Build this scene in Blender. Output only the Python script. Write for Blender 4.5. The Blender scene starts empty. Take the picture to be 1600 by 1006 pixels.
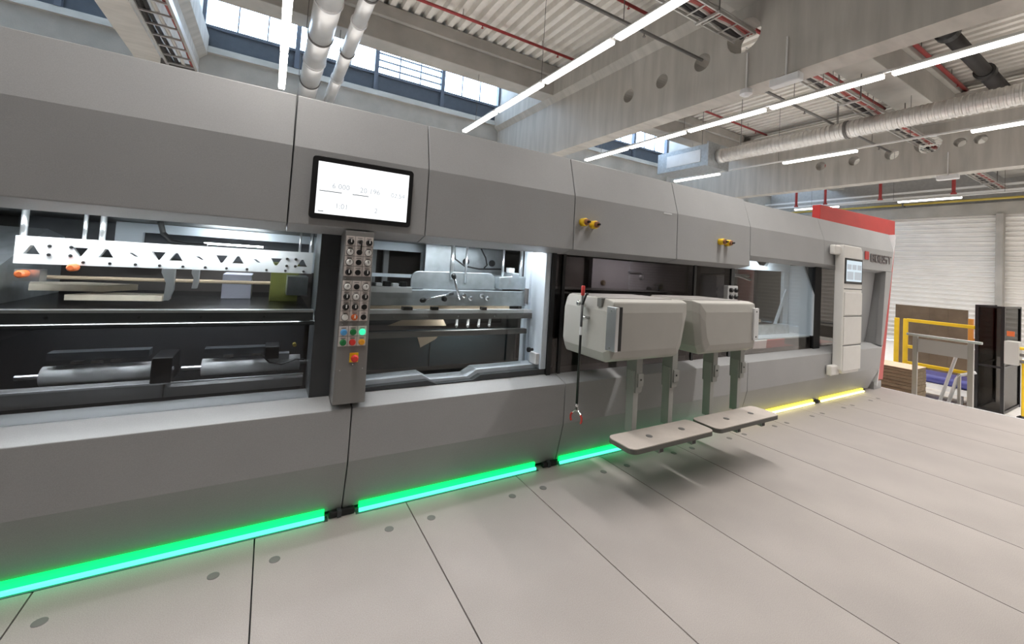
import bpy, bmesh, math, random
from mathutils import Matrix, Vector
random.seed(7)
SC = bpy.context.scene
COL = SC.collection
# ------------------------------------------------------------------ camera
YAW, PITCH, ROLL, FPX, CX, CY = 0.52549, 0.041045, -0.063303, 639.68, 794.28, 386.81
fw = Vector((math.sin(YAW)*math.cos(PITCH), math.cos(YAW)*math.cos(PITCH), math.sin(PITCH)))
rt = Vector((math.cos(YAW), -math.sin(YAW), 0)); dn = fw.cross(rt)
cr, sr = math.cos(ROLL), math.sin(ROLL)
right = cr*rt + sr*dn; down = -sr*rt + cr*dn
cd = bpy.data.cameras.new('camera'); cam = bpy.data.objects.new('camera', cd); COL.objects.link(cam)
cam.matrix_world = Matrix.Translation((0, -2.6868, 1.6)) @ Matrix((right, -down, -fw)).transposed().to_4x4()
cd.sensor_fit = 'HORIZONTAL'; cd.sensor_width = 36; cd.lens = FPX*36/1600
cd.shift_x = (800-CX)/1600; cd.shift_y = (CY-503)/1600; cd.clip_end = 200
SC.camera = cam
# ------------------------------------------------------------------ sky, exposure
w = bpy.data.worlds.new('sky'); SC.world = w; w.use_nodes = True
w.node_tree.nodes['Background'].inputs[0].default_value = (0.62, 0.80, 1.0, 1)
w.node_tree.nodes['Background'].inputs[1].default_value = 9.0
SC.view_settings.view_transform = 'Standard'; SC.view_settings.look = 'None'
SC.view_settings.exposure = 0.24; SC.view_settings.gamma = 1; SC.view_settings.use_curve_mapping = False
LAMP = 7.0             # radiance of the lamps' diffusers
LAMPW = 38.0           # watts of one hall lamp
INNER = 46.0           # work lamps inside the machine, with hidden fill lamps added

# ------------------------------------------------------------------ materials
MATS = {}
def mat(name, col, rough=.5, metal=0., noise=0., nscale=8., bump=0., bscale=200., emit=None, es=1., spec=.5, stretch=None, speck=0.):
    if name in MATS: return MATS[name]
    m = bpy.data.materials.new(name); m.use_nodes = True; nt = m.node_tree; N = nt.nodes; L = nt.links
    b = N['Principled BSDF']; b.inputs['Base Color'].default_value = (*col, 1)
    b.inputs['Roughness'].default_value = rough; b.inputs['Metallic'].default_value = metal
    b.inputs['Specular IOR Level'].default_value = spec
    tc = N.new('ShaderNodeTexCoord'); src = tc.outputs['Object']
    if stretch:
        mp = N.new('ShaderNodeMapping'); mp.inputs['Scale'].default_value = stretch; L.new(src, mp.inputs[0]); src = mp.outputs[0]
    if noise:
        n = N.new('ShaderNodeTexNoise'); n.inputs['Scale'].default_value = nscale; n.inputs['Detail'].default_value = 6; L.new(src, n.inputs['Vector'])
        r = N.new('ShaderNodeMapRange'); r.inputs['From Min'].default_value = .3; r.inputs['From Max'].default_value = .7
        r.inputs['To Min'].default_value = 1-noise; r.inputs['To Max'].default_value = 1+noise; L.new(n.outputs[0], r.inputs[0])
        fac = r.outputs[0]
        if speck:
            n2 = N.new('ShaderNodeTexNoise'); n2.inputs['Scale'].default_value = 260; n2.inputs['Detail'].default_value = 2; L.new(src, n2.inputs['Vector'])
            r2 = N.new('ShaderNodeMapRange'); r2.inputs['From Min'].default_value = .3; r2.inputs['From Max'].default_value = .7
            r2.inputs['To Min'].default_value = 1-speck; r2.inputs['To Max'].default_value = 1+speck; L.new(n2.outputs[0], r2.inputs[0])
            mu = N.new('ShaderNodeMath'); mu.operation = 'MULTIPLY'; L.new(fac, mu.inputs[0]); L.new(r2.outputs[0], mu.inputs[1]); fac = mu.outputs[0]
        h = N.new('ShaderNodeVectorMath'); h.operation = 'SCALE'; h.inputs[0].default_value = col; L.new(fac, h.inputs['Scale'])
        L.new(h.outputs[0], b.inputs['Base Color'])
    if bump:
        n = N.new('ShaderNodeTexNoise'); n.inputs['Scale'].default_value = bscale; L.new(src, n.inputs['Vector'])
        bp = N.new('ShaderNodeBump'); bp.inputs['Strength'].default_value = bump; bp.inputs['Distance'].default_value = .01
        L.new(n.outputs[0], bp.inputs['Height']); L.new(bp.outputs[0], b.inputs['Normal'])
    if emit:
        b.inputs['Emission Color'].default_value = (*emit, 1); b.inputs['Emission Strength'].default_value = es
    MATS[name] = m; return m
def glass(name, tint, rough=.02, refl=1.0):
    m = bpy.data.materials.new(name); m.use_nodes = True; nt = m.node_tree; N = nt.nodes; L = nt.links
    N.remove(N['Principled BSDF']); out = N['Material Output']
    t = N.new('ShaderNodeBsdfTransparent'); t.inputs[0].default_value = (*tint, 1)
    g = N.new('ShaderNodeBsdfGlossy'); g.inputs['Roughness'].default_value = rough
    f = N.new('ShaderNodeFresnel'); ge = N.new('ShaderNodeNewGeometry')
    io = N.new('ShaderNodeMapRange'); io.inputs['To Min'].default_value = 1.5; io.inputs['To Max'].default_value = 1/1.5   # thin pane: same index both ways
    L.new(ge.outputs['Backfacing'], io.inputs[0]); L.new(io.outputs[0], f.inputs[0])
    k = N.new('ShaderNodeMath'); k.operation = 'MULTIPLY'; k.inputs[1].default_value = refl; L.new(f.outputs[0], k.inputs[0])
    mx = N.new('ShaderNodeMixShader'); L.new(k.outputs[0], mx.inputs[0]); L.new(t.outputs[0], mx.inputs[1]); L.new(g.outputs[0], mx.inputs[2])
    L.new(mx.outputs[0], out.inputs[0]); MATS[name] = m; return m
PAINT = mat('machine_paint', (.38, .385, .39), .42, noise=.03, nscale=3, bump=.05, bscale=500, speck=.06)
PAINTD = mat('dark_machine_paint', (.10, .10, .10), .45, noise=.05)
FRAME = mat('anthracite_frame', (.05, .055, .06), .35, noise=.05)
STEPBOX = mat('grey_green_plastic', (.43, .42, .39), .5, noise=.03, nscale=5, speck=.04)
POSTM = mat('post_paint', (.30, .31, .29), .45, noise=.04)
STEPTOP = mat('beige_step_board', (.50, .45, .41), .6, noise=.06, nscale=9, speck=.05)
WHITEP = mat('white_powder_coat', (.72, .73, .74), .4, noise=.03)
CONSOLE = mat('console_cream', (.78, .765, .735), .45, noise=.02)
BLUEW = mat('pale_blue_paint', (.62, .69, .76), .45, noise=.03)
RED = mat('red_paint', (.55, .045, .04), .4, noise=.06, nscale=4)
BLACK = mat('black_plastic', (.012, .012, .013), .4)
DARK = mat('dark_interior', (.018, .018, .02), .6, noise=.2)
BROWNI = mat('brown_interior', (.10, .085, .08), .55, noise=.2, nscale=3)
GALV = mat('galvanised_steel', (.52, .56, .59), .38, .75, noise=.14, nscale=14)
STEEL = mat('bright_steel', (.72, .73, .75), .22, 1.)
ALU = mat('aluminium', (.75, .77, .79), .3, .9, noise=.03)
DUCT = mat('duct_sheet', (.88, .88, .88), .36, .6, noise=.05, nscale=3)
FLEX = mat('spiral_duct_foil', (.66, .65, .63), .42, .75, noise=.08, nscale=10)
FLOORM = mat('platform_board', (.355, .325, .308), .55, noise=.09, nscale=1.4, bump=.06, bscale=350, speck=.14)
CONCF = mat('pale_hall_floor', (.80, .77, .73), .5, noise=.06)
CONC = mat('grey_concrete', (.44, .425, .395), .85, noise=.13, nscale=1.6, bump=.15, bscale=30)
CONCL = mat('streaked_concrete', (.47, .45, .415), .85, noise=.12, nscale=2.0, bump=.1, bscale=30, stretch=(1, 3, .35))
DECK = mat('roof_deck_sheet', (.80, .77, .72), .5, noise=.04)
SLATE = mat('slate_blue_panel', (.07, .085, .11), .6, noise=.08)
MULL = mat('slate_mullion', (.10, .12, .16), .5)
REDP = mat('sprinkler_red', (.36, .045, .045), .45, noise=.1)
PIPE = mat('grey_pipe', (.16, .155, .15), .5)
TRAY = mat('tray_wire', (.55, .54, .52), .4, .6)
CABLE = mat('black_cable', (.02, .018, .018), .6)
REDCAB = mat('red_cable', (.30, .07, .06), .6)
PALECAB = mat('pale_cable', (.45, .43, .40), .6)
WALLW = mat('white_sheet_wall', (.90, .88, .85), .5, noise=.04, nscale=1.5)
WALLG = mat('grey_wall', (.38, .37, .355), .8, noise=.08)
YELL = mat('safety_yellow', (.92, .60, .02), .4, noise=.05)
YELLD = mat('gas_pipe_yellow', (.62, .47, .10), .5)
ORANGE = mat('orange_plastic', (.75, .17, .05), .45)
BLUEB = mat('blue_belt', (.06, .065, .25), .4, noise=.15)
CARD = mat('cardboard_side', (.17, .125, .075), .8, noise=.35, nscale=20, stretch=(.4, .4, 4))
CARDT = mat('cardboard_sheet', (.62, .49, .35), .8, noise=.05)
WOOD = mat('pale_wood_sheet', (.70, .62, .50), .7, noise=.15, nscale=12)
BRBOARD = mat('brown_board', (.155, .115, .08), .8, noise=.2, nscale=3)
KNOBB = mat('knob_black', (.015, .015, .016), .3)
KNOBW = mat('knob_white', (.80, .79, .77), .3)
PLATE = mat('button_plate', (.70, .64, .61), .45)
LEGEND = mat('legend_print', (.16, .14, .14), .6)
BTNG = mat('green_button', (.02, .20, .06), .35)
BTNB = mat('blue_button', (.10, .36, .70), .35)
BTNR = mat('red_button', (.75, .05, .04), .35)
BTNO = mat('amber_button', (.85, .38, .03), .35)
BTNL = mat('lit_green_button', (.02, .45, .25), .35, emit=(.05, .9, .45), es=.8)
LAMPM = mat('lamp_diffuser', (.9, .9, .9), .5, emit=(1., .95, .90), es=LAMP)
LAMPH = mat('lamp_housing', (.75, .75, .74), .4)
INLAMP = mat('work_or_fill_lamp', (.9, .9, .9), .5, emit=(.93, .97, 1.), es=INNER)
SCREEN = mat('screen_white', (.05, .05, .05), .3, emit=(.97, .99, 1.), es=1.15)
SCREENB = mat('small_screen', (.05, .05, .05), .3, emit=(.62, .74, .82), es=.85)
TXT = mat('screen_grey_text', (.05, .05, .05), .6, emit=(.60, .66, .72), es=.62)
TXT2 = mat('screen_dark_text', (.05, .05, .05), .6, emit=(.30, .34, .38), es=.3)
LEDG = mat('green_led', (.02, .3, .08), .4, emit=(.0, 1., .14), es=1.6)
LEDC = mat('green_led_core', (.02, .3, .2), .4, emit=(.07, 1., .44), es=2.4)
LEDY = mat('yellow_led', (.3, .3, .02), .4, emit=(1., .80, .06), es=1.8)
LEDYC = mat('yellow_led_core', (.3, .3, .02), .4, emit=(1., .90, .35), es=4.5)
GL = glass('clear_glass', (.93, .95, .95))
GLT = glass('smoked_glass', (.60, .61, .62))
GLB = glass('brown_glass', (.52, .48, .47))
GLF = glass('fence_acrylic', (.32, .31, .30), .06, .35)
GLW = glass('roof_window_glass', (.95, .97, 1.), refl=.4)
YGREEN = mat('dull_yellow_green', (.15, .16, .03), .6, noise=.2)

# ------------------------------------------------------------------ mesh helpers
class MB:
    def __init__(s): s.v = []; s.f = []
    def box(s, x0, x1, y0, y1, z0, z1):
        b = len(s.v)
        s.v += [(x, y, z) for x in (x0, x1) for y in (y0, y1) for z in (z0, z1)]
        s.f += [tuple(b+i for i in q) for q in ((0,1,3,2),(4,6,7,5),(0,4,5,1),(2,3,7,6),(0,2,6,4),(1,5,7,3))]
        return s
    def prism(s, poly, axis, a0, a1):
        """poly of 2D points in the plane normal to axis: x->(y,z), y->(x,z), z->(x,y). a0,a1 may be functions of a 2D point."""
        b = len(s.v); n = len(poly)
        for a in (a0, a1):
            for p, q in poly:
                c = a(p, q) if callable(a) else a
                s.v.append({'x': (c, p, q), 'y': (p, c, q), 'z': (p, q, c)}[axis])
        s.f.append(tuple(range(b+n-1, b-1, -1))); s.f.append(tuple(range(b+n, b+2*n)))
        for i in range(n): j = (i+1) % n; s.f.append((b+i, b+j, b+n+j, b+n+i))
        return s
    def tube(s, p0, p1, r, n=10, r1=None):
        p0, p1 = Vector(p0), Vector(p1); d = (p1-p0).normalized()
        u = d.orthogonal().normalized(); v = d.cross(u); b = len(s.v); r1 = r if r1 is None else r1
        for p, rr in ((p0, r), (p1, r1)):
            for i in range(n):
                a = 2*math.pi*i/n; s.v.append(tuple(p + rr*(math.cos(a)*u + math.sin(a)*v)))
        s.f.append(tuple(range(b+n-1, b-1, -1))); s.f.append(tuple(range(b+n, b+2*n)))
        for i in range(n): j = (i+1) % n; s.f.append((b+i, b+j, b+n+j, b+n+i))
        return s
    def path(s, pts, r, n=8):
        pts = [Vector(p) for p in pts]; b = len(s.v); m = len(pts); u = None
        for k, p in enumerate(pts):
            d = (pts[min(k+1, m-1)]-pts[max(k-1, 0)]).normalized()
            u = d.orthogonal().normalized() if u is None else (u - d*u.dot(d)).normalized()
            v = d.cross(u)
            for i in range(n):
                a = 2*math.pi*i/n; s.v.append(tuple(p + r*(math.cos(a)*u+math.sin(a)*v)))
        for k in range(m-1):
            for i in range(n):
                j = (i+1) % n; s.f.append((b+k*n+i, b+k*n+j, b+(k+1)*n+j, b+(k+1)*n+i))
        s.f.append(tuple(range(b+n-1, b-1, -1))); s.f.append(tuple(range(b+(m-1)*n, b+m*n)))
        return s
    def lathe(s, c, d, prof, n=16):
        """prof: list of (distance along d, radius)"""
        c = Vector(c); d = Vector(d).normalized(); u = d.orthogonal().normalized(); v = d.cross(u); b = len(s.v); m = len(prof)
        for t, r in prof:
            for i in range(n):
                a = 2*math.pi*i/n; s.v.append(tuple(c + t*d + r*(math.cos(a)*u+math.sin(a)*v)))
        for k in range(m-1):
            for i in range(n):
                j = (i+1) % n; s.f.append((b+k*n+i, b+k*n+j, b+(k+1)*n+j, b+(k+1)*n+i))
        s.f.append(tuple(range(b+n-1, b-1, -1))); s.f.append(tuple(range(b+(m-1)*n, b+m*n)))
        return s
    def plate(s, outer, holes, axis, a0, a1):
        """flat plate with holes"""
        bm = bmesh.new(); es = []
        for loop in [outer]+holes:
            vs = [bm.verts.new((p, q, 0)) for p, q in loop]
            for i in range(len(vs)): es.append(bm.edges.new((vs[i], vs[(i+1) % len(vs)])))
        bmesh.ops.triangle_fill(bm, use_beauty=True, use_dissolve=False, edges=es)
        bm.verts.index_update(); b = len(s.v); n = len(bm.verts)
        def pt(p, c): return {'x': (c, p[0], p[1]), 'y': (p[0], c, p[1]), 'z': (p[0], p[1], c)}[axis]
        for c in (a0, a1): s.v += [pt(v.co, c) for v in bm.verts]
        for f in bm.faces:
            ix = [v.index for v in f.verts]; s.f.append(tuple(b+i for i in ix)); s.f.append(tuple(b+n+i for i in reversed(ix)))
        for e in bm.edges:
            if len(e.link_faces) == 1: i, j = e.verts[0].index, e.verts[1].index; s.f.append((b+i, b+j, b+n+j, b+n+i))
        bm.free(); return s
    def mesh(s, name, m):
        me = bpy.data.meshes.new(name); me.from_pydata(s.v, [], s.f)
        bm = bmesh.new(); bm.from_mesh(me); bmesh.ops.recalc_face_normals(bm, faces=bm.faces); bm.to_mesh(me); bm.free()
        me.materials.append(m); return me
def link(name, me, parent=None, loc=None):
    o = bpy.data.objects.new(name, me); COL.objects.link(o)
    if parent is not None:
        o.parent = parent; o.matrix_parent_inverse = WM[parent.name].inverted()
    if loc: o.location = loc
    WM[o.name] = Matrix.Identity(4) if parent is not None else Matrix.Translation(o.location)
    return o
WM = {}
def obj(name, mb, m, parent=None, bevel=0., smooth=False):
    me = mb.mesh(name, m); o = link(name, me, parent)
    if smooth:
        for p in me.polygons: p.use_smooth = len(p.vertices) == 4
    if bevel:
        md = o.modifiers.new('bevel', 'BEVEL'); md.width = bevel; md.segments = 2; md.limit_method = 'ANGLE'; md.angle_limit = .6
    return o
def B(*a): return MB().box(*a)
def thing(name, label, cat, loc, group=None):
    o = bpy.data.objects.new(name, None); COL.objects.link(o); o.location = loc; o.empty_display_size = .1
    WM[o.name] = Matrix.Translation(loc); tag(o, label, cat, group); return o
def tag(o, label=None, cat=None, group=None, kind=None):
    if label: o['label'] = label
    if cat: o['category'] = cat
    if group: o['group'] = group
    if kind: o['kind'] = kind
    return o
def dup(src, loc, label=None):
    r = src.copy(); COL.objects.link(r); r.location = loc
    if label: r['label'] = label
    for ch in list(src.children):
        c = ch.copy(); COL.objects.link(c); inv = ch.matrix_parent_inverse.copy(); c.parent = r; c.matrix_parent_inverse = inv
        for g in list(ch.children):
            d = g.copy(); COL.objects.link(d); inv = g.matrix_parent_inverse.copy(); d.parent = c; d.matrix_parent_inverse = inv
    return r
def text_mesh(name, body, size, m, parent, mat4, ext=.0006, align='LEFT'):
    c = bpy.data.curves.new(name, 'FONT'); c.body = body; c.size = size; c.extrude = ext; c.align_x = align; c.resolution_u = 3
    t = bpy.data.objects.new(name, c); COL.objects.link(t)
    bpy.context.view_layer.update()
    me = bpy.data.meshes.new_from_object(t.evaluated_get(bpy.context.evaluated_depsgraph_get()))
    bpy.data.objects.remove(t); me.transform(mat4); me.materials.clear(); me.materials.append(m); me.name = name
    return link(name, me, parent)
def circ(cx, cy, r, n=18): return [(cx+r*math.cos(2*math.pi*i/n), cy+r*math.sin(2*math.pi*i/n)) for i in range(n)]
def rrect(x0, x1, y0, y1, r, n=5):
    out = []
    for cx, cy, a0 in ((x1-r, y1-r, 0), (x0+r, y1-r, 90), (x0+r, y0+r, 180), (x1-r, y0+r, 270)):
        for i in range(n+1):
            a = math.radians(a0+90*i/n); out.append((cx+r*math.cos(a), cy+r*math.sin(a)))
    return out
def struct(name, mb, m, parent=None, label=None, **k):
    o = obj(name, mb, m, parent, **k)
    if parent is None:
        o['kind'] = 'structure'
        if label: o['label'] = label
    return o
CZ = 1.6   # heights in the roof are measured from eye level

# ================================================================== SETTING
# raised platform
fl = struct('floor', B(-3.4, 8.66, -7, .28, -.12, -.03), DARK, label='raised platform of large pale grey boards in front of the machine')
J = [.046+.848*k for k in range(-4, 11)]
J[-1] = 8.66
pan_mesh = {}
for i in range(len(J)-1):
    a, b = J[i]+.0035, J[i+1]-.0035
    key = round(b-a, 3)
    if key not in pan_mesh: pan_mesh[key] = MB().box(0, b-a, -7, .27, -.03, 0).mesh('floor_panel', FLOORM)
    p = link('floor_panel', pan_mesh[key], fl, (a, 0, 0))
    for x in (J[i]+.095, J[i+1]-.165):
        if 'bolt' not in pan_mesh: pan_mesh['bolt'] = MB().lathe((0, 0, -.002), (0, 0, 1), [(0, .026), (.0035, .026), (.0045, .022)], 14).mesh('bolt_cap', PIPE)
        if x < 8.3:
            o = link('bolt_cap', pan_mesh['bolt'], None, None); o.parent = p; o.location = (x-a, -.24, 0)
struct('trim_1', B(8.66, 8.70, -7, .28, -.12, .004), WHITEP, label='white metal edging strip along the end of the platform')
lower = struct('floor', B(-21, 25.4, -21, 11, -1.0, -.8), CONCF, label='pale hall floor lower than the platform')
# hall walls
GX = [-11.6+9.235*0, -2.37, 6.86, 16.10]           # near faces of the concrete girders
struct('wall_left', B(-21.3, -21, -21, 11, -.8, 8.9), WALLG, label='grey hall wall on the left, out of view')
struct('wall_front', B(-21, 25.4, -21.3, -21, -.8, 8.9), WALLG, label='grey hall wall behind the viewer')
struct('wall_back', B(-21, 25.4, 10.7, 10.9, -.8, 5.4), WALLG, label='grey hall wall behind the machine')
wr = struct('wall_right', B(25.5, 25.7, -21, 11, -.8, 8.9), WALLG, label='end wall clad in white ribbed sheet')
prof = []; z = -.8
while z < 4.85:
    prof += [(25.42, z), (25.42, z+.10), (25.37, z+.125), (25.37, z+.175)]; z += .20
mb = MB(); y0, y1 = -21, 11
for yy in (y0, y1): mb.v += [(x, yy, zz) for x, zz in prof]
n = len(prof); mb.f = [(i, i+1, n+i+1, n+i) for i in range(n-1)]
obj('wall_sheet', mb, WALLW, wr)
obj('wall_beam', B(25.2, 25.5, -21, 11, 4.88, 5.36), CONC, wr)
for yc in (1.58, 9.0, -6.0): obj('wall_column', B(25.05, 25.36, yc-.10, yc+.10, -.8, 4.88), CONC, wr, .01)
# girders along Y with round holes
def girder(x0, lab, holes, seen=True):
    hs = [circ(y, zz+CZ, r) for y, zz, r in holes]
    mb = MB().plate([(-21, 3.3+CZ), (10.45, 3.3+CZ), (10.45, 4.86+CZ), (-21, 4.86+CZ)], hs, 'x', x0, x0+.42)
    g = struct('roof_girder', mb, CONCL, label=lab)
    obj('girder_flange', MB().prism([(x0-.16, 4.95+CZ), (x0, 4.80+CZ), (x0+.42, 4.80+CZ), (x0+.58, 4.95+CZ), (x0+.58, 5.45+CZ), (x0-.16, 5.45+CZ)], 'y', -21, 10.45), CONCL, g)
    return g
std = [(4.07, 4.05, .15), (3.14, 4.06, .15), (2.21, 4.09, .17), (1.42, 4.25, .30), (.78, 4.13, .13), (.40, 4.13, .13)]
girder(GX[1], 'concrete roof girder beside the cable tray at the upper left', [])
girder(GX[2], 'deep concrete roof girder with round holes crossing above the machine', std[:4])
girder(GX[3], 'far concrete roof girder with round holes above the red end wall', std)
girder(GX[0], 'concrete roof girder out of view on the left', [])
girder(-20.9, 'concrete roof girder at the left hall wall', [])
# purlins along X between girders, roof deck
BAYS = [(-21, -11.6), (-11.18, -2.37), (-1.95, 6.86), (7.28, 16.10), (16.52, 25.4)]
BN = ['far left', 'left', 'middle', 'right', 'far right']
def purlin(y0, y1, zb, bay, lab):
    a, b = BAYS[bay]
    p = struct('roof_purlin', B(a, b, y0, y1, zb+CZ, 5.46+CZ), CONC, label=lab, bevel=.015)
    obj('purlin_flange', B(a, b, y0-.10, y1, 5.46+CZ, 5.75+CZ), CONC, p, .015)
for bi in range(5):
    purlin(6.85, 7.4, 4.94, bi, f'concrete purlin edging the roof window in the {BN[bi]} roof bay')
    purlin(.85, 1.55, 4.75, bi, f'concrete purlin crossing the {BN[bi]} roof bay above the cable tray')
    for q, yy in enumerate((-4.4, -9.6, -14.8)): purlin(yy-.35, yy+.35, 4.75, bi, f'concrete purlin in the {BN[bi]} roof bay behind the viewer, {("nearest", "middle", "farthest")[q]} one')
def deck(a, b, y0, y1, lab):
    pr = []; x = a
    while x < b:
        pr += [(x, 5.90), (x+.09, 5.90), (x+.12, 5.77), (x+.25, 5.77)]; x += .28
    pr = [(min(x, b), z+CZ) for x, z in pr]; mb = MB(); n = len(pr)
    for yy in (y0, y1): mb.v += [(x, yy, z) for x, z in pr]
    mb.f = [(i, i+1, n+i+1, n+i) for i in range(n-1)]
    mb.box(a, b, y0, y1, 5.95+CZ, 6.0+CZ)
    return struct('ceiling', mb, DECK, label=lab)
for bi, (a, b) in enumerate(BAYS): deck(a-.42, b, -21, 7.4, f'ribbed sheet metal roof deck of the {BN[bi]} roof bay')
# roof window band behind the machine
for bi, (a, b) in enumerate(BAYS):
    a0 = a-.42 if bi else a
    beam = struct('roof_beam', B(a0, b, 10.46, 10.95, 3.7+CZ, 5.0+CZ), CONC, label=f'concrete beam under the roof window of the {BN[bi]} roof bay')
    obj('beam_ledge', MB().prism([(10.36, 5.0+CZ), (10.95, 5.0+CZ), (10.95, 5.2+CZ), (10.46, 5.2+CZ)], 'x', a0, b), CONCL, beam)
    wn = struct(f'window_{bi+1}', B(a0, b, 10.55, 10.62, 5.2+CZ, 5.74+CZ), SLATE, label=f'roof window band of white panes over slate panels in the {BN[bi]} roof bay')
    obj('window_head', B(a0, b, 10.5, 10.68, 7.2+CZ, 7.35+CZ), MULL, wn)
    obj('window_sill', B(a0, b, 10.5, 10.66, 5.70+CZ, 5.78+CZ), MULL, wn)
    nb = 4; wdt = (b-a)/nb
    for k in range(nb+1):
        xm = a+wdt*k
        obj('mullion', B(xm-.06, xm+.06, 10.44, 10.62, 5.2+CZ, 7.2+CZ), MULL, wn)
        if k < nb:
            for t in range(3):
                xa, xb = xm+.06+(wdt-.12)*t/3, xm+.06+(wdt-.12)*(t+1)/3
                obj('pane', B(xa+.012, xb-.012, 10.585, 10.595, 5.78+CZ, 7.2+CZ), GLW, wn)
                if t: obj('glazing_bar', B(xa-.015, xa+.015, 10.56, 10.61, 5.78+CZ, 7.2+CZ), MULL, wn)
            if bi == 2 and k == 2:
                for t in range(4): obj('louvre_bar', B(xm+.06, xm+wdt-.06, 10.50, 10.55, 5.95+.22*t+CZ, 5.99+.22*t+CZ), MULL, wn)
    struct('ceiling', MB().prism([(7.3, 5.95+CZ), (10.75, 7.3+CZ), (10.75, 7.4+CZ), (7.3, 6.05+CZ)], 'x', a0, b), DECK, label=f'sloping roof strip over the roof window of the {BN[bi]} roof bay')
# upstands closing the light well over the girders
for gi in (1, 2, 3):
    struct('roof_beam', B(GX[gi]+.02, GX[gi]+.40, 7.0, 10.5, 5.3+CZ, 7.3+CZ), CONC, label=f'concrete upstand between the roof windows of the {BN[gi]} and {BN[gi+1]} roof bays')

# ================================================================== ROOF EQUIPMENT
# lamp rows along Y
lamp_src = None
ORD = ['farthest', 'second farthest', 'third farthest', 'fourth farthest', 'fifth farthest', 'sixth farthest', 'seventh farthest', 'eighth farthest', 'ninth farthest', 'tenth farthest', 'eleventh farthest', 'twelfth farthest', 'thirteenth farthest', 'fourteenth farthest']
ROWS = [(-.05, 1, 'left of the round ducts'), (4.39, 1, 'between the round ducts and the pierced girder'), (8.78, 1, 'just right of the pierced girder'),
        (13.25, 2, 'under the spiral duct'), (17.75, 2, 'beyond the far pierced girder'), (22.3, 2, 'nearest the white end wall'), (-4.5, 1, 'left of the picture')]
LZ = 3.6+CZ
for xr, step, desc in ROWS:
    rail = thing('lamp_rail', f'thin white rail carrying the lamp row {desc}', 'rail', (xr, 7.75, LZ+.10))
    obj('rail_profile', B(xr-.02, xr+.02, -12.0, 7.75, LZ+.045, LZ+.085), LAMPH, rail)
    for k in range(9):
        yy = 7.0-3.0*k
        if yy > -6: obj('hanger_wire', MB().tube((xr, yy, LZ+.085), (xr, yy, 5.78+CZ), .006, 5), PIPE, rail)
    ks = {-.05: range(5), -4.5: range(5), 4.39: range(6), 8.78: range(8)}.get(xr) or [0, 2, 4, 5, 6, 7, 8]  # out of view, far rows get extra lamps to brighten the end wall
    for q, k in enumerate(ks):
        ya = 7.75-1.93*k
        if lamp_src is None:
            lamp_src = thing('tube_lamp', 'x', 'lamp', (xr, ya, LZ), 'hall tube lamps')
            obj('diffuser', MB().prism([(xr-.055, LZ-.03), (xr+.055, LZ-.03), (xr+.065, LZ+.015), (xr-.065, LZ+.015)], 'y', ya-1.84, ya-.04), LAMPM, lamp_src)
            obj('housing', B(xr-.06, xr+.06, ya-1.85, ya-.03, LZ+.015, LZ+.045), LAMPH, lamp_src)
            ld = bpy.data.lights.new('lamp_light', 'AREA'); ld.shape = 'RECTANGLE'; ld.size = .11; ld.size_y = 1.78
            ld.energy = LAMPW; ld.color = (1., .955, .91); ld.spread = math.radians(114)
            link('lamp_light', ld, lamp_src, (xr, ya-.94, LZ-.033))
            o = lamp_src
        else: o = dup(lamp_src, (xr, ya, LZ))
        nm = ORD[q]
        o['label'] = f'{nm} lit tube lamp in the row {desc}'
# round ducts at the upper left
def round_duct(x, z, r, ya, yb, rings, lab):
    d = thing('ventilation_duct', lab, 'duct', (x, ya, z))
    ys = [ya]+rings+[yb]
    for i in range(len(ys)-1):
        obj('duct_section', MB().tube((x, ys[i], z), (x, ys[i+1], z), r-.004*(i % 2), 32), DUCT, d, smooth=True)
    for y in rings: obj('clamp_ring', MB().lathe((x, y-.025, z), (0, 1, 0), [(0, r), (0, r+.018), (.05, r+.018), (.05, r)], 32), PIPE if rings.index(y) % 2 == 0 else DUCT, d)
    for y in rings[::2]: obj('hanger_rod', MB().tube((x-r-.03, y, z), (x-r-.03, y, 5.8+CZ), .008, 5), PIPE, d)
    return d
round_duct(.57, 4.5+CZ, .235, -6, 10.4, [.6, 2.6, 4.3, 5.2, 6.6, 7.9, 9.2], 'wide round sheet metal duct above the left machine hood')
round_duct(1.155, 4.5+CZ, .142, -6, 10.4, [1.4, 3.2, 4.6, 5.6, 7.0, 8.6], 'slim round sheet metal duct right of the wide one')
# spiral duct on the right
sd = thing('spiral_duct', 'ribbed silver spiral duct hanging under the right roof bay', 'duct', (12.25, 5.2, 3.9+CZ))
pr = []; t = 0.
while t < 9.6: pr += [(t, .200), (t+.05, .200), (t+.06, .213), (t+.09, .213)]; t += .10
obj('duct_tube', MB().lathe((12.25, 5.2, 3.9+CZ), (0, -1, 0), pr, 28), FLEX, sd)
obj('duct_collar', MB().tube((12.25, 5.295, 3.9+CZ), (12.25, 5.10, 3.9+CZ), .225, 28), FLEX, sd, smooth=True)
for y in (1.9, -1.6): obj('clamp_ring', MB().lathe((12.25, y-.03, 3.9+CZ), (0, 1, 0), [(0, .2), (0, .23), (.06, .23), (.06, .2)], 28), PIPE, sd)
for y in (2.1, -1.6, 4.6): obj('hanger_rod', MB().tube((12.25, y, 4.1+CZ), (12.25, y, 5.78+CZ), .01, 5), PIPE, sd)
vb = thing('ventilation_box', 'square sheet metal box at the end of the spiral duct', 'duct box', (12.1, 5.9, 3.5+CZ))
obj('box_body', B(11.75, 12.75, 5.35, 7.3, 3.55+CZ, 4.25+CZ), GALV, vb, .01)
obj('box_flange', B(11.7, 12.8, 5.3, 5.36, 3.5+CZ, 4.3+CZ), GALV, vb, .005)
obj('box_panel', B(11.735, 11.75, 5.6, 6.9, 3.7+CZ, 4.1+CZ), DUCT, vb)
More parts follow.
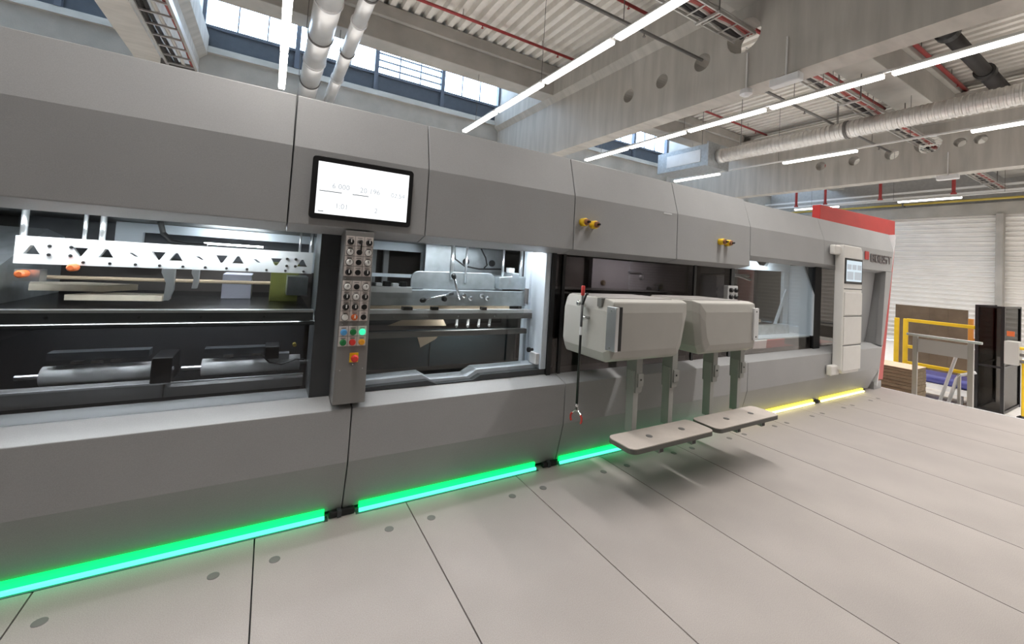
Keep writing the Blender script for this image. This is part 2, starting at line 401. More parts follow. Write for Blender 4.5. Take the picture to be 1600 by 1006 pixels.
for y in (5.6, 6.9): obj('hanger_rod', MB().tube((11.8, y, 4.25+CZ), (11.8, y, 5.8+CZ), .01, 5), PIPE, vb)
# cable trays
def tray_x(xa, xb, y, z, wd, lab, cables=True):
    t = thing('cable_tray', lab, 'cable tray', (xa, y, z))
    for s in (-1, 1):
        obj('side_rail', B(xa, xb, y+s*wd/2-.012, y+s*wd/2+.012, z-.02, z+.03), TRAY, t)
        obj('side_rail', B(xa, xb, y+s*wd/2-.008, y+s*wd/2+.008, z+.06, z+.075), TRAY, t)
    x = xa+.15
    while x < xb: obj('rung', B(x-.012, x+.012, y-wd/2, y+wd/2, z-.02, z-.004), TRAY, t); x += .42
    if cables:
        for k, (dy, m, r) in enumerate(((-.13, REDCAB, .035), (-.08, REDCAB, .025), (-.03, PALECAB, .03), (.03, CABLE, .035), (.08, CABLE, .025), (.13, PALECAB, .02))):
            pts = [(xa+(xb-xa)*i/24, y+dy*wd/.4+.02*math.sin(i*1.3+k), z+.03+.008*math.sin(i*.9+k*2)) for i in range(25)]
            obj('cable', MB().path(pts, r, 7), m, t)
    x = xa+1.2
    while x < xb:
        obj('tray_bracket', B(x-.02, x+.02, y-wd/2-.04, y+wd/2+.02, z-.06, z-.02), TRAY, t)
        obj('tray_hanger', MB().tube((x, y-wd/2-.03, z-.04), (x, y-wd/2-.03, 5.75+CZ), .012, 6), PIPE, t); x += 2.6
    return t
tray_x(2.0, 6.86, 1.40, 4.2+CZ, .36, 'wire cable tray with red and black cables running into the pierced girder')
tray_x(7.3, 16.1, 1.45, 4.2+CZ, .36, 'wire cable tray right of the pierced girder behind the long lamp row')
tray_x(16.55, 24.6, 1.50, 4.2+CZ, .36, 'distant wire cable tray beyond the far pierced girder')
def tray_y(x, z, wd, ya, yb, lab, red=True):
    t = thing('cable_tray', lab, 'cable tray', (x, ya, z))
    for s in (-1, 1): obj('side_rail', B(x+s*wd/2-.02, x+s*wd/2+.02, ya, yb, z-.04, z+.06), TRAY, t)
    y = ya+.2
    while y < yb: obj('rung', B(x-wd/2, x+wd/2, y-.015, y+.015, z-.04, z-.015), TRAY, t); y += .38
    for k, (dx, m, r) in enumerate(((-.16, CABLE, .04), (-.08, CABLE, .03), (.02, PALECAB, .03), (.16, REDCAB, .025))):
        pts = [(x+dx+.015*math.sin(i+k), ya+(yb-ya)*i/20, z+.02) for i in range(21)]
        obj('cable', MB().path(pts, r, 7), m, t)
    y = ya+1.5
    while y < yb: obj('tray_hanger', MB().tube((x, y, z+.05), (x, y, 5.75+CZ), .012, 6), PIPE, t); y += 3
    obj('tray_end', B(x-wd/2-.1, x+wd/2, yb-.06, yb, z-.06, z+.06), PIPE, t)
    return t
tray_y(-1.64, 3.25+CZ, .42, -3, 6.85, 'broad cable tray with rungs running beside the left concrete girder')
tray_y(7.62, 4.02+CZ, .30, -6, 1.0, 'narrow cable tray fixed along the far side of the pierced girder')
# pipes
def pipe_x(name, lab, xa, xb, y, z, r, m, drops=True):
    p = thing(name, lab, 'pipe', (xa, y, z))
    obj('pipe_run', MB().tube((xa, y, z), (xb, y, z), r, 10), m, p, smooth=True)
    x = xa+.9
    while x < xb:
        obj('pipe_clip', MB().tube((x, y, z), (x, y, 5.76+CZ), .008, 5), PIPE, p)
        obj('sprinkler_head', MB().lathe((x+.5, y, z-r), (0, 0, -1), [(0, .012), (.05, .012), (.05, .03), (.06, .03)], 8), m, p); x += 2.2
    return p
pipe_x('sprinkler_pipe', 'red sprinkler pipe under the ribbed deck nearest the roof window', -1.9, 6.8, 5.9, 5.58+CZ, .035, REDP)
pipe_x('sprinkler_pipe', 'red sprinkler pipe behind the lamp row left of the pierced girder', -1.9, 6.8, 3.45, 5.6+CZ, .035, REDP)
pipe_x('sprinkler_pipe', 'red sprinkler pipe in the right bay next to the roof window', 7.35, 16.1, 5.9, 5.58+CZ, .035, REDP)
pipe_x('sprinkler_pipe', 'red sprinkler pipe beside the cable tray in the right bay', 7.35, 16.1, 2.4, 5.55+CZ, .04, REDP)
pipe_x('sprinkler_pipe', 'red sprinkler pipe next to the black duct at the upper right', 7.35, 16.1, .68, 5.55+CZ, .045, REDP)
pipe_x('grey_pipe', 'thin grey pipe entering a round hole of the pierced girder', 1.7, 6.9, 2.24, 4.16+CZ, .03, PIPE)
pipe_x('grey_pipe', 'thin grey pipe leaving the pierced girder in the right bay', 7.25, 16.1, 2.24, 4.16+CZ, .03, PIPE)
bd = thing('black_duct', 'black wrapped duct crossing the ribbed deck at the upper right', 'duct', (10, .05, 5.3+CZ))
for i, (a, b, r) in enumerate(((7.5, 11.6, .15), (11.6, 14.4, .135), (14.4, 16.0, .16))): obj('duct_section', MB().tube((a, .02, 5.3+CZ), (b, .02, 5.3+CZ), r, 18), CABLE, bd, smooth=True)
for x in (11.6, 14.4): obj('duct_joint', MB().lathe((x-.12, .02, 5.3+CZ), (1, 0, 0), [(0, .15), (.03, .19), (.21, .19), (.24, .15)], 18), BLACK, bd)
gp = thing('gas_pipe', 'yellow gas pipe running along the top of the white end wall', 'pipe', (25, 0, 5.5))
obj('pipe_run', MB().tube((25.1, -21, 5.50), (25.1, 10.6, 5.50), .05, 10), YELLD, gp, smooth=True)
for y in (-3, .9, 4.5, 8): obj('pipe_clip', B(25.05, 25.3, y-.03, y+.03, 5.42, 5.58), PIPE, gp)
cr_ = thing('crane_rail', 'pale double rail above the yellow gas pipe on the end wall', 'rail', (24.8, 0, 5.7))
for zz in (5.72, 5.95): obj('rail_profile', B(24.75, 24.85, -21, 10.6, zz, zz+.08), LAMPH, cr_)
for i, y in enumerate((6.6, 5.5, 3.7, 1.75)):
    dp = thing('drop_pipe', 'dark red vertical drop pipe near the end wall, ' + ('leftmost', 'second from left', 'third from left', 'rightmost')[i], 'pipe', (20, y, 7.3))
    obj('pipe_run', MB().tube((20, y, 5.0), (20, y, 7.35), .05, 8), REDP, dp); obj('pipe_foot', MB().lathe((20, y, 5.02), (0, 0, -1), [(0, .05), (.02, .08), (.06, .08)], 8), REDP, dp)
def girder_lamp(x, y, lab, round_):
    o = thing('emergency_lamp', lab, 'lamp', (x, y, 3.2+CZ))
    obj('conduit', MB().tube((x, y, 3.25+CZ), (x, y, 3.9+CZ), .015, 6), LAMPH, o)
    if round_: obj('lamp_body', MB().lathe((x, y, 3.27+CZ), (0, 0, -1), [(0, .03), (.02, .09), (.10, .10), (.14, .04)], 12), WHITEP, o)
    else: obj('lamp_body', B(x-.08, x+.08, y-.22, y+.22, 3.12+CZ, 3.25+CZ), WHITEP, o, .02)
girder_lamp(6.846, 1.33, 'small white round lamp on the lower edge of the pierced girder', True)
girder_lamp(6.846, .70, 'white box lamp on the lower edge of the pierced girder', False)
girder_lamp(16.086, 1.0, 'white box lamp under the far pierced girder', False)

# ================================================================== THE MACHINE
M = thing('die_cutting_press', 'long grey industrial press with glazed bays and a red end wall', 'machine', (0, .3, 0))
G = .0035
def endx(p, q): return 8.36 + .62*q/2.5
# hood panels
HP = [(-.04, 1.757), (-.03, 2.205), (.06, 2.53), (.34, 2.53), (.34, 1.748), (.14, 1.748), (.14, 1.715), (.11, 1.715)]
for a, b in ((-3.0, .072), (.072, .886), (.886, 2.15), (2.15, 3.45), (3.45, 4.722)):
    obj('hood_panel', MB().prism(HP, 'x', a+G, b-G), PAINT, M, .004)
HP2 = [(-.04, 1.875), (-.03, 2.205), (.06, 2.51), (.34, 2.51), (.34, 1.862), (.14, 1.862), (.14, 1.83), (.11, 1.83)]
obj('hood_panel', MB().prism(HP2, 'x', 4.722+G, 6.5), PAINT, M, .004)
end = obj('end_hood', MB().prism(HP2, 'x', 6.5+.001, endx), PAINT, M, .004)
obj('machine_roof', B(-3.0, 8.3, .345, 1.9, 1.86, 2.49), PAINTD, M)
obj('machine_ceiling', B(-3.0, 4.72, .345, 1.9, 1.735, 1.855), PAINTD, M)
# kick panels
KP = [(.03, .03), (-.045, .345), (-.045, .665), (.10, .708), (.30, .708), (.30, .03)]
for a, b in ((-3.0, .503), (.503, 2.15), (2.15, 4.755)): obj('kick_panel', MB().prism(KP, 'x', a+G, b-G), PAINT, M, .004)
obj('kick_panel', MB().prism(KP, 'x', 4.755+G, lambda p, q: 8.34+.62*q/2.5 - (0 if q > .3 else .12)), PAINT, M, .004)
obj('base_plinth', B(-3.0, 8.2, .06, 1.9, 0, .03), BLACK, M)
obj('shadow_gap_core', B(-3.0, 8.2, .305, .33, .03, .70), BLACK, M)
obj('rear_wall', B(-3.0, 8.4, 1.9, 1.95, 0, 2.49), PAINTD, M)
obj('left_end_wall', B(-3.05, -3.0, .1, 1.95, 0, 2.5), PAINTD, M)
# end pillar with slanted edge
PI = [(8.26, .665), (8.54, 1.875)]
obj('end_pillar', MB().prism([(8.50, .69), (8.53, .69), (8.83, 1.87), (8.60, 1.87)], 'y', -.045, .9), PAINT, M, .004)
obj('end_pillar', MB().prism([(8.46, .70), (8.53, .70), (8.83, 1.87), (8.58, 1.87)], 'y', -.044, .02), PAINT, M)
obj('inclined_jamb', MB().prism([(.07, 1.87), (.18, .66), (.26, .66), (.15, 1.87)], 'x', 7.9, 8.52), PAINT, M)
# red end wall
rw = obj('red_end_wall', MB().prism([(8.40, .14), (8.93, .09), (9.30, 2.27), (9.29, 2.77), (6.60, 2.715), (6.60, 2.45), (8.9, 2.45)], 'y', .07, .17), RED, M, .006)
obj('red_end_return', MB().prism([(8.86, .12), (8.92, .12), (9.26, 2.27), (9.20, 2.27)], 'y', .172, 1.9), RED, M)
obj('end_foot', B(8.36, 8.64, .0, .25, .0, .12), PAINT, M)
obj('edge_strip', MB().prism([(8.375, .06), (8.40, .06), (9.015, 2.505), (8.99, 2.505)], 'y', -.03, .068), WHITEP, M)
# maker's lettering
def stroke_text(word, x0, z0, hh, ww, gap, y, m, parent):
    t = .26*hh
    S = {'B': [(0, 0, t, 1), (0, 0, 1, .2), (0, .8, .94, 1), (0, .42, .94, .60), ('R', .0)],
         'O': [(0, 0, t, 1), (1-t, 0, 1, 1), (0, 0, 1, .2), (0, .8, 1, 1)],
         'S': [(0, 0, 1, .2), (0, .8, 1, 1), (0, .41, 1, .6), ('L', .5), ('R2', 0)],
         'T': [(0, .8, 1, 1), (.5-.15, 0, .5+.15, 1)]}
    tw = .26
    for i, ch in enumerate(word):
        a = x0+i*(ww+gap); mb = MB()
        def bx(u0, v0, u1, v1): mb.box(a+u0*ww, a+u1*ww, y-.004, y, z0+v0*hh, z0+v1*hh)
        if ch == 'B': bx(0, 0, tw, 1); bx(tw, 0, .92, .19); bx(tw, .81, .92, 1); bx(tw, .41, .92, .59); bx(1-tw, .10, 1, .45); bx(1-tw, .55, 1, .90)
        if ch == 'O': bx(0, .08, tw, .92); bx(1-tw, .08, 1, .92); bx(.06, 0, .94, .19); bx(.06, .81, .94, 1)
        if ch == 'S': bx(0, 0, .94, .19); bx(.06, .81, 1, 1); bx(.06, .41, .94, .59); bx(0, .5, tw, .92); bx(1-tw, .08, 1, .5)
        if ch == 'T': bx(0, .81, 1, 1); bx(.36, 0, .64, .81)
        obj('letter', mb, m, parent)
stroke_text('BOBST', 7.99, 1.995, .125, .145, .02, -.0395, LEGEND, end)
obj('logo_square', B(7.78, 7.92, -.044, -.0385, 2.02, 2.145), RED, end)
# window posts and dark glass bay
def pane(x0, x1, z0, z1, m, y=.105): return obj('glass_pane', B(x0, x1, y, y+.006, z0, z1), m, M)
pane(-3.0, .36, 1.16, 1.715, GL); pane(-3.0, .36, .71, 1.155, GLT); pane(.58, 1.86, .79, 1.715, GL, .20)
obj('bay_post', B(.27, .40, .10, .42, .70, 1.73), FRAME, M, .004)
obj('bay_post', B(.40, .58, .105, .5, .70, 1.73), FRAME, M)
obj('bay_post', B(2.045, 2.085, .085, .36, .705, 1.72), BLACK, M)
obj('bay_post', B(2.165, 2.195, .095, .16, .705, 1.72), BLACK, M)
obj('bay_post', B(3.93, 3.965, .095, .16, .705, 1.74), BLACK, M)
obj('bay_post', B(4.60, 4.66, .095, .18, .705, 1.74), FRAME, M)
obj('bay_post', B(6.56, 6.74, .085, .45, .705, 1.85), BLACK, M)
pane(2.085, 2.165, .71, 1.72, GLB); pane(2.195, 3.93, .71, 1.72, GLB); pane(3.965, 4.60, .71, 1.72, GLB)
pane(4.66, 6.56, .71, .86, GLB); pane(4.66, 6.56, .86, 1.84, GL); pane(6.74, 7.9, .71, 1.84, GLB, .15)
# behind the brown glass
obj('inner_cover', B(2.9, 4.4, .55, .60, .72, 1.72), mat('inner_cover_paint', (.30, .29, .31), .5, noise=.05), M)
obj('inner_cover', B(2.10, 2.85, .62, .66, .72, 1.72), BROWNI, M)
ic = obj('inner_ledge', B(2.2, 4.1, .18, .54, 1.36, 1.415), BLACK, M)
for x, zz, m in ((3.05, 1.47, CARD), (3.62, 1.55, ALU), (3.75, 1.42, BLACK), (3.95, 1.46, YGREEN)): obj('cover_latch', MB().lathe((x, .55, zz), (0, -1, 0), [(0, .03), (.02, .03), (.03, .02)], 12), m, M)
for x0, x1, zz in ((3.42, 3.62, 1.60), (3.45, 3.66, 1.40)): obj('cover_handle', B(x0, x1, .525, .55, zz-.01, zz+.01), ALU, M)
obj('hand_knob', MB().lathe((3.62, .30, 1.415), (0, 0, 1), [(0, .012), (.05, .012), (.05, .05), (.075, .045)], 12), BLACK, M)
obj('inner_cover', B(4.42, 4.62, .50, .54, .72, 1.74), BROWNI, M)

# ---- bay 1 (left window)
lampmesh = None
def work_or_fill_lamp(x0, x1, y, z):
    o = obj('work_or_fill_lamp', B(x0, x1, y-.02, y+.02, z-.012, z), INLAMP, M); return o
work_or_fill_lamp(-2.0, .04, .20, 1.746); work_or_fill_lamp(.95, 1.95, .19, 1.746); work_or_fill_lamp(-1.2, .2, .40, 1.195); work_or_fill_lamp(1.3, 1.62, .36, 1.190)  # the two low lamps are hidden ones added to brighten rollers and card
work_or_fill_lamp(-.42, -.05, 1.05, 1.62); work_or_fill_lamp(5.5, 5.9, .2, 1.86); work_or_fill_lamp(2.8, 3.6, .20, 1.746)
tris = []
def tri(x, z, up, s=.05, h=.046):
    return [(x-s*.62, z-h/2), (x+s*.62, z-h/2), (x+.006, z+h/2), (x-.006, z+h/2)] if up else [(x-.006, z-h/2), (x+.006, z-h/2), (x+s*.62, z+h/2), (x-s*.62, z+h/2)]
holes = []
for x, up in ((-1.045, 1), (-.868, 0), (-.765, 1), (-.545, 0), (-.465, 1), (-.25, 0), (-.165, 1), (.04, 0), (.19, 1)): holes.append(tri(x, 1.522, up))
for x in (-.65, -.355, -.065): holes.append([(x-.022, 1.532), (x-.004, 1.532), (x+.02, 1.512), (x+.004, 1.512)])
pb = obj('perforated_beam', MB().plate([(-1.105, 1.45), (.25, 1.455), (.25, 1.595), (-1.105, 1.59)], holes, 'y', .33, .37), WHITEP, M)
for k in range(11):
    obj('bolt_head', MB().lathe((-.85+.105*k, .33, 1.468), (0, -1, 0), [(0, .008), (.006, .008)], 6), STEEL, pb)
for x in (-.98, -.90, .10, .15):
    for zz in (1.50, 1.545): obj('bolt_head', MB().lathe((x, .33, zz), (0, -1, 0), [(0, .009), (.008, .009)], 6), STEEL, pb)
for x, r in ((-1.09, .014), (-.865, .009), (-.795, .014), (.30-.06, .012), (.27-.10, .007)): obj('lift_rod', MB().tube((x, .36, 1.56), (x, .36, 1.735), r, 10), ALU, M, smooth=True)
for x, zz in ((-1.06, 1.40), (-.88, 1.44)): obj('orange_clamp', MB().lathe((x, .33, zz), (0, -1, 0), [(0, .02), (.05, .02), (.06, .012)], 10), ORANGE, M)
obj('clamp_block', B(-1.10, -1.01, .34, .42, 1.36, 1.42), ALU, M)
for x, s in ((-.495, 1.), (-.37, .6)):
    vb_ = obj('hook_bracket', MB().prism([(x-.03*s, 1.45), (x+.03*s, 1.45), (x+.03*s, 1.45-.12*s), (x+.012, 1.45-.18*s), (x-.012, 1.45-.18*s), (x-.006, 1.45-.08*s), (x-.03*s, 1.43)], 'y', .33, .37), ALU, M)
obj('door_rail', B(-3.0, .262, .115, .16, 1.18, 1.228), FRAME, M)
obj('door_rail', B(-3.0, .262, .112, .17, 1.2285, 1.242), ALU, M)
obj('door_rail', B(-3.0, .38, .115, .15, 1.150, 1.170), FRAME, M)
for x in (-.9, -.56, -.3, 0.0): obj('rail_bolt', MB().lathe((x, .115, 1.205), (0, -1, 0), [(0, .008), (.005, .007)], 8), BLACK, M)
obj('feed_table', B(-3.0, .25, .22, 1.85, 1.20, 1.225), mat('table_black', (.010, .010, .011), .25, spec=.3), M)
obj('board_sheet', MB().prism([(-1.10, .50), (-.80, .48), (-.68, .62), (-.95, .70), (-1.15, .66)], 'z', 1.30, 1.335), WOOD, M)
obj('board_sheet', MB().prism([(-.93, .40), (-.52, .38), (-.50, .52), (-.86, .58)], 'z', 1.26, 1.29), WOOD, M)
obj('colour_block', B(-.28, -.10, .9, 1.2, 1.226, 1.40), mat('dull_lavender', (.30, .30, .36), .6), M)  # this block and the next stand for blurred colour patches of unclear origin
obj('colour_block', B(0.02, .20, .75, 1.15, 1.226, 1.50), YGREEN, M)
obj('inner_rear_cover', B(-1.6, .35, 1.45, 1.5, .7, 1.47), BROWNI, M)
obj('inner_rear_cover', B(-1.6, .35, 1.70, 1.75, 1.47, 1.735), mat('rear_cover_grey', (.14, .15, .17), .5, noise=.25, nscale=5), M)
obj('drive_guard', MB().prism([(.45, 1.226), (1.20, 1.226), (1.20, 1.60), (.95, 1.64), (.45, 1.42)], 'x', -1.62, -1.20), GALV, M)
fr = obj('rear_frame', MB().plate([(-.95, 1.42), (.36, 1.42), (.36, 1.73), (-.95, 1.73)], [[(-.80, 1.47), (.29, 1.47), (.29, 1.665), (-.80, 1.665)]], 'y', 1.2, 1.25), BLUEW, M)
obj('cross_tube', MB().tube((-1.2, .9, 1.345), (.22, .9, 1.345), .012, 8), CARDT, M)
obj('gear_block', B(.12, .25, .55, .8, 1.29, 1.42), GALV, M)
obj('air_hose', MB().path([(-.62, .7, 1.735), (-.60, .7, 1.66), (-.55, .68, 1.61), (-.46, .66, 1.595), (-.36, .66, 1.60)], .016, 8), BLACK, M)
# lower half of bay 1
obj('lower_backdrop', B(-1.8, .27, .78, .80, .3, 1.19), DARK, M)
for a, b in ((-1.0, -.54), (-.31, .23)):
    obj('roller', MB().tube((a, .46, .845), (b, .46, .845), .052, 24), mat('roller_white', (.88, .89, .90), .3, 0.), M, smooth=True)
    obj('roller_shaft', MB().tube((a-.1, .46, .845), (b+.06, .46, .845), .014, 10), ALU, M)
obj('roller_guard', MB().prism([(.34, .715), (.34, .79), (.37, .805), (.40, .805), (.40, .715)], 'x', -1.7, -.47), mat('guard_grey', (.28, .28, .28), .5), M)
obj('roller_guard', MB().prism([(.34, .715), (.34, .77), (.37, .785), (.40, .785), (.40, .715)], 'x', -.465, .25), MATS['guard_grey'], M)
obj('guard_edge', B(-1.7, .25, .335, .345, .790, .80), WHITEP, M)
obj('bearing_block', B(-.53, -.435, .32, .56, .80, .945), BLACK, M, .006)
obj('bearing_block', B(.02, .10, .34, .5, .90, .98), BLACK, M, .006)
obj('gripper_bar', B(-.98, -.56, .42, .5, .935, .975), FRAME, M)
obj('gripper_bar', B(-.30, .05, .42, .5, .93, .965), FRAME, M)
for x in (-.88, -.80, -.72, -.2, -.05): obj('gripper_finger', B(x, x+.05, .40, .44, .915, .93), STEEL, M)
obj('limit_switch', B(.10, .16, .36, .42, .89, .93), GALV, M)
obj('sensor_cable', MB().path([(.0, .36, .93), (.05, .34, .88), (.12, .34, .865), (.2, .35, .89), (.25, .37, .88)], .005, 6), BLACK, M)
obj('brass_fitting', MB().lathe((.19, .45, .97), (0, -1, 0), [(0, .012), (.04, .012)], 8), YELLD, M)
# ---- bay 2
obj('rear_plate', B(1.22, 2.04, .90, .93, 1.30, 1.735), GALV, M)
for x, zz in ((1.86, 1.60), (2.0+.02, 1.60)):
    pass
for x in (1.62, 1.90): obj('plate_slot', MB().prism(circ(x, 1.60, .032, 14), 'y', .885, .90), DARK, M)
fr2 = obj('rear_frame', MB().plate([(.45, 1.42), (1.30, 1.42), (1.30, 1.735), (.45, 1.735)], [[(.50, 1.45), (1.24, 1.45), (1.24, 1.66), (.50, 1.66)]], 'y', 1.05, 1.10), BLUEW, M)
obj('inner_rear_cover', B(.4, 2.04, 1.6, 1.65, .7, 1.735), BROWNI, M)
for x in (.86, .98): obj('inner_upright', B(x, x+.05, 1.45, 1.5, 1.2, 1.735), PAINT, M)
for x, r, z0 in ((1.285, .016, 1.45), (1.41, .01, 1.42), (1.76, .011, 1.42), (1.945, .018, 1.40)): obj('lift_rod', MB().tube((x, .42, z0), (x, .42, 1.735), r, 10), ALU, M, smooth=True)
po = [(.955, 1.365), (1.69, 1.375)] + [(1.69-.06+.06*math.cos(a), 1.455+.06*math.sin(a)) for a in [i*math.pi/12 for i in range(7)]] + [(1.015-.06*math.sin(a), 1.445+.06*math.cos(a)) for a in [i*math.pi/12 for i in range(7)]]
obj('round_cornered_plate', MB().prism(po, 'y', .42, .435), GALV, M, .003)
obj('cross_beam', MB().prism([(.60, 1.245), (2.0, 1.245), (2.0, 1.39), (1.93, 1.372), (.60, 1.36)], 'y', .34, .40), GALV, M, .004)
obj('white_bar', B(.60, .93, .30, .36, 1.345, 1.385), WHITEP, M)
obj('white_bar', B(.58, 1.995, .27, .335, 1.195, 1.222), WHITEP, M)
obj('beige_strip', B(.60, 1.8, .336, .345, 1.222, 1.245), CARDT, M)
obj('grey_bar', B(.58, 1.995, .265, .335, 1.150, 1.194), PIPE, M)
obj('grey_bar', B(.58, 1.97, .30, .35, 1.015, 1.055), PIPE, M)
for x in (.80, 1.05, 1.30, 1.62): obj('bar_bolt', MB().lathe((x, .265, 1.172), (0, -1, 0), [(0, .007), (.005, .006)], 8), STEEL, M)
for x0, w_ in ((.86, .07), (1.08, .05), (1.50, .04)): obj('black_clip', B(x0, x0+w_, .25, .30, 1.222, 1.245), BLACK, M)
for (xa, za, xb, zb) in ((1.25, 1.475, 1.33, 1.30), (1.02, 1.295, 1.27, 1.345)):
    lv = obj('clamp_lever', MB().tube((xa, .28, za), (xb, .33, zb), .007, 8, .014), STEEL, M, smooth=True)
    obj('lever_knob', MB().lathe((xa, .28, za), (Vector((xa-xb, 0, za-zb))), [(-.015, .012), (.0, .02), (.02, .018), (.03, .008)], 10), BLACK, lv)
for x, zz in ((1.36, 1.33), (1.42, 1.31), (1.52, 1.33), (1.57, 1.31), (1.20, 1.30)): obj('clamp_nut', MB().lathe((x, .34, zz), (0, -1, 0), [(0, .02), (.03, .02), (.04, .012)], 8), STEEL if zz > 1.305 else BLACK, M)
obj('motor_block', MB().prism([(1.70, 1.385), (1.98, 1.385), (1.98, 1.50), (1.90, 1.50), (1.90, 1.53), (1.82, 1.53), (1.82, 1.50), (1.70, 1.49)], 'y', .36, .56), GALV, M, .008)
obj('motor_cap', MB().tube((1.86, .46, 1.53), (1.86, .46, 1.57), .04, 12), WHITEP, M)
for k in range(4): obj('valve', B(.67+.06*k, .715+.06*k, .32, .37, 1.386, 1.41+.012*(k % 2)), BLACK if k % 2 else WHITEP, M, .004)
obj('inner_cable', MB().path([(1.45, .8, 1.735), (1.46, .78, 1.62), (1.55, .76, 1.56), (1.7, .76, 1.54), (1.95, .78, 1.55)], .008, 6), BLACK, M)
obj('inner_cable', MB().path([(1.75, .85, 1.735), (1.80, .84, 1.65), (1.82, .84, 1.58), (1.79, .84, 1.55)], .007, 6), BLACK, M)
obj('card_blank', MB().prism([(.80, 1.085), (.97, 1.15), (1.02, 1.175), (1.22, 1.165), (1.27, 1.075)], 'y', .42, .43), CARDT, M)
obj('card_blank', MB().prism([(1.03, 1.0), (1.20, 1.0), (1.18, .975), (1.06, .915)], 'y', .40, .41), CARDT, M)
for k in range(4): obj('slide_rail', MB().tube((1.35+.10*k, .40, 1.07), (1.55+.12*k, .85, 1.16), .012, 6), PIPE, M)
obj('lower_panel', B(.55, 2.03, .58, .60, .72, 1.02), mat('teal_black_panel', (.035, .05, .055), .25), M)
obj('lower_panel', B(.55, 2.03, .86, .88, 1.02, 1.30), DARK, M)
obj('panel_joint', B(1.20, 1.205, .574, .58, .72, 1.02), BLACK, M)
obj('bay_sill', MB().prism([(.58, .715), (.58, .765), (1.00, .775), (1.07, .735), (1.36, .735), (1.44, .78), (2.04, .785), (2.04, .715)], 'y', .16, .30), BLUEW, M)
obj('bay_sill', MB().prism([(.58, .712), (.58, .735), (1.03, .745), (1.10, .715), (1.38, .718), (1.45, .752), (2.04, .755), (2.04, .712)], 'y', .105, .16), FRAME, M)
obj('bay_jamb', B(1.99, 2.045, .10, .385, .755, 1.72), BLUEW, M, .004)
obj('bay_jamb', B(1.965, 1.99, .30, .40, .755, 1.735), BLUEW, M)
obj('jamb_bracket', B(1.95, 1.965, .30, .345, 1.27, 1.40), PIPE, M)
hb = obj('hinge_block', B(1.955, 1.99, .12, .22, .79, .88), WHITEP, M, .004)
obj('hinge_knob', MB().lathe((1.955, .17, .905), (-1, 0, 0), [(0, .012), (.03, .012), (.03, .02), (.05, .02)], 10), BLACK, M)
# ---- bay 3
obj('bay_sill', B(4.68, 6.56, .13, .42, .862, .885), BLUEW, M, .004)
obj('bay_jamb', MB().prism([(.09, .885), (.40, .885), (.40, 1.84), (.22, 1.84), (.09, 1.45)], 'x', 6.52, 6.56), BLUEW, M)
obj('bay_header', MB().prism([(4.75, 1.72), (6.5, 1.75), (6.5, 1.86), (5.95, 1.86), (5.88, 1.80), (5.70, 1.80), (5.62, 1.86), (5.40, 1.86), (5.30, 1.79), (4.75, 1.77)], 'y', .38, .42), BLUEW, M)
obj('bay_upright', B(6.36, 6.50, .39, .43, .885, 1.75), BLUEW, M)
obj('bay_brace', MB().prism([(6.08, .955), (6.14, .955), (6.40, 1.43), (6.40, 1.50)], 'y', .37, .39), BLUEW, M)
obj('bay_tray', B(4.7, 6.36, .30, .37, .885, 1.015), GALV, M)
obj('bay_rear_cover', B(4.7, 6.6, 1.2, 1.24, 1.22, 1.84), mat('rear_cover_green_grey', (.22, .235, .22), .5, noise=.2, nscale=4), M)
obj('bay_rear_cover', B(4.7, 6.6, 1.1, 1.14, .88, 1.22), BROWNI, M)
obj('delivery_board', B(4.9, 6.2, .6, 1.0, 1.0, 1.04), CARDT, M)
obj('bay_box', B(4.72, 4.95, .35, .6, 1.30, 1.62), BLUEW, M, .01)
for i, (xa, za, xb, zb) in enumerate(((5.0, 1.62, 6.2, 1.66), (5.6, 1.70, 6.25, 1.60), (4.9, 1.30, 5.6, 1.34))): obj('air_pipe', MB().tube((xa, .8, za), (xb, .8, zb), .02, 8), ALU, M, smooth=True)
obj('bay_motor', MB().lathe((5.75, .8, 1.42), (0, 0, 1), [(0, .03), (.01, .08), (.10, .08), (.12, .03), (.3, .02)], 12), BLACK, M)
obj('white_hose', MB().path([(5.35, .6, 1.35), (5.42, .58, 1.42), (5.5, .58, 1.38), (5.52, .58, 1.28), (5.6, .58, 1.22), (5.68, .58, 1.26)], .025, 8), WHITEP, M, smooth=True)
# recess between the console and the pillar
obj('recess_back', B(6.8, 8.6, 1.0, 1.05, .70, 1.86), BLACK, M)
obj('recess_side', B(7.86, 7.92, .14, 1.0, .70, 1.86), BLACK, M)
obj('ribbed_shutter', B(6.76, 7.5, .5, .54, 1.22, 1.84), mat('shutter_grey', (.25, .25, .24), .5, noise=.08), M)

# ================================================================== THINGS ON THE MACHINE
# information display
dm = thing('display_monitor', 'wide black-framed display with a glowing white screen on the machine hood', 'display', (.475, -.04, 1.8))
def hy(z): return -.04+.01*(z-1.757)/.448
bz = MB().prism(rrect(.176, .775, 1.798, 2.168, .022), 'y', -.062, -.0405)
obj('bezel', bz, BLACK, dm, .004)
sc = obj('screen', B(.207, .745, -.0645, -.0615, 1.829, 2.135), SCREEN, dm)
T = lambda x, z, y=-.0650: Matrix.Translation((x, y, z)) @ Matrix.Rotation(math.pi/2, 4, 'X')
for s, x, z, sz in (('6 000', .288, 1.985, .044), ('20 196', .446, 1.982, .044), ('02:54', .636, 1.978, .040), ('1:01', .312, 1.868, .044), ('2', .540, 1.866, .044)):
    text_mesh('screen_digits', s, sz, TXT, sc, T(x, z), .0003)
for x0, x1 in ((.222, .345), (.405, .500)): obj('screen_bar', B(x0, x1, -.0652, -.0645, 1.961, 1.9660), TXT2, sc)
obj('screen_bar', B(.222, .252, -.0652, -.0645, 1.841, 1.8458), TXT2, sc)
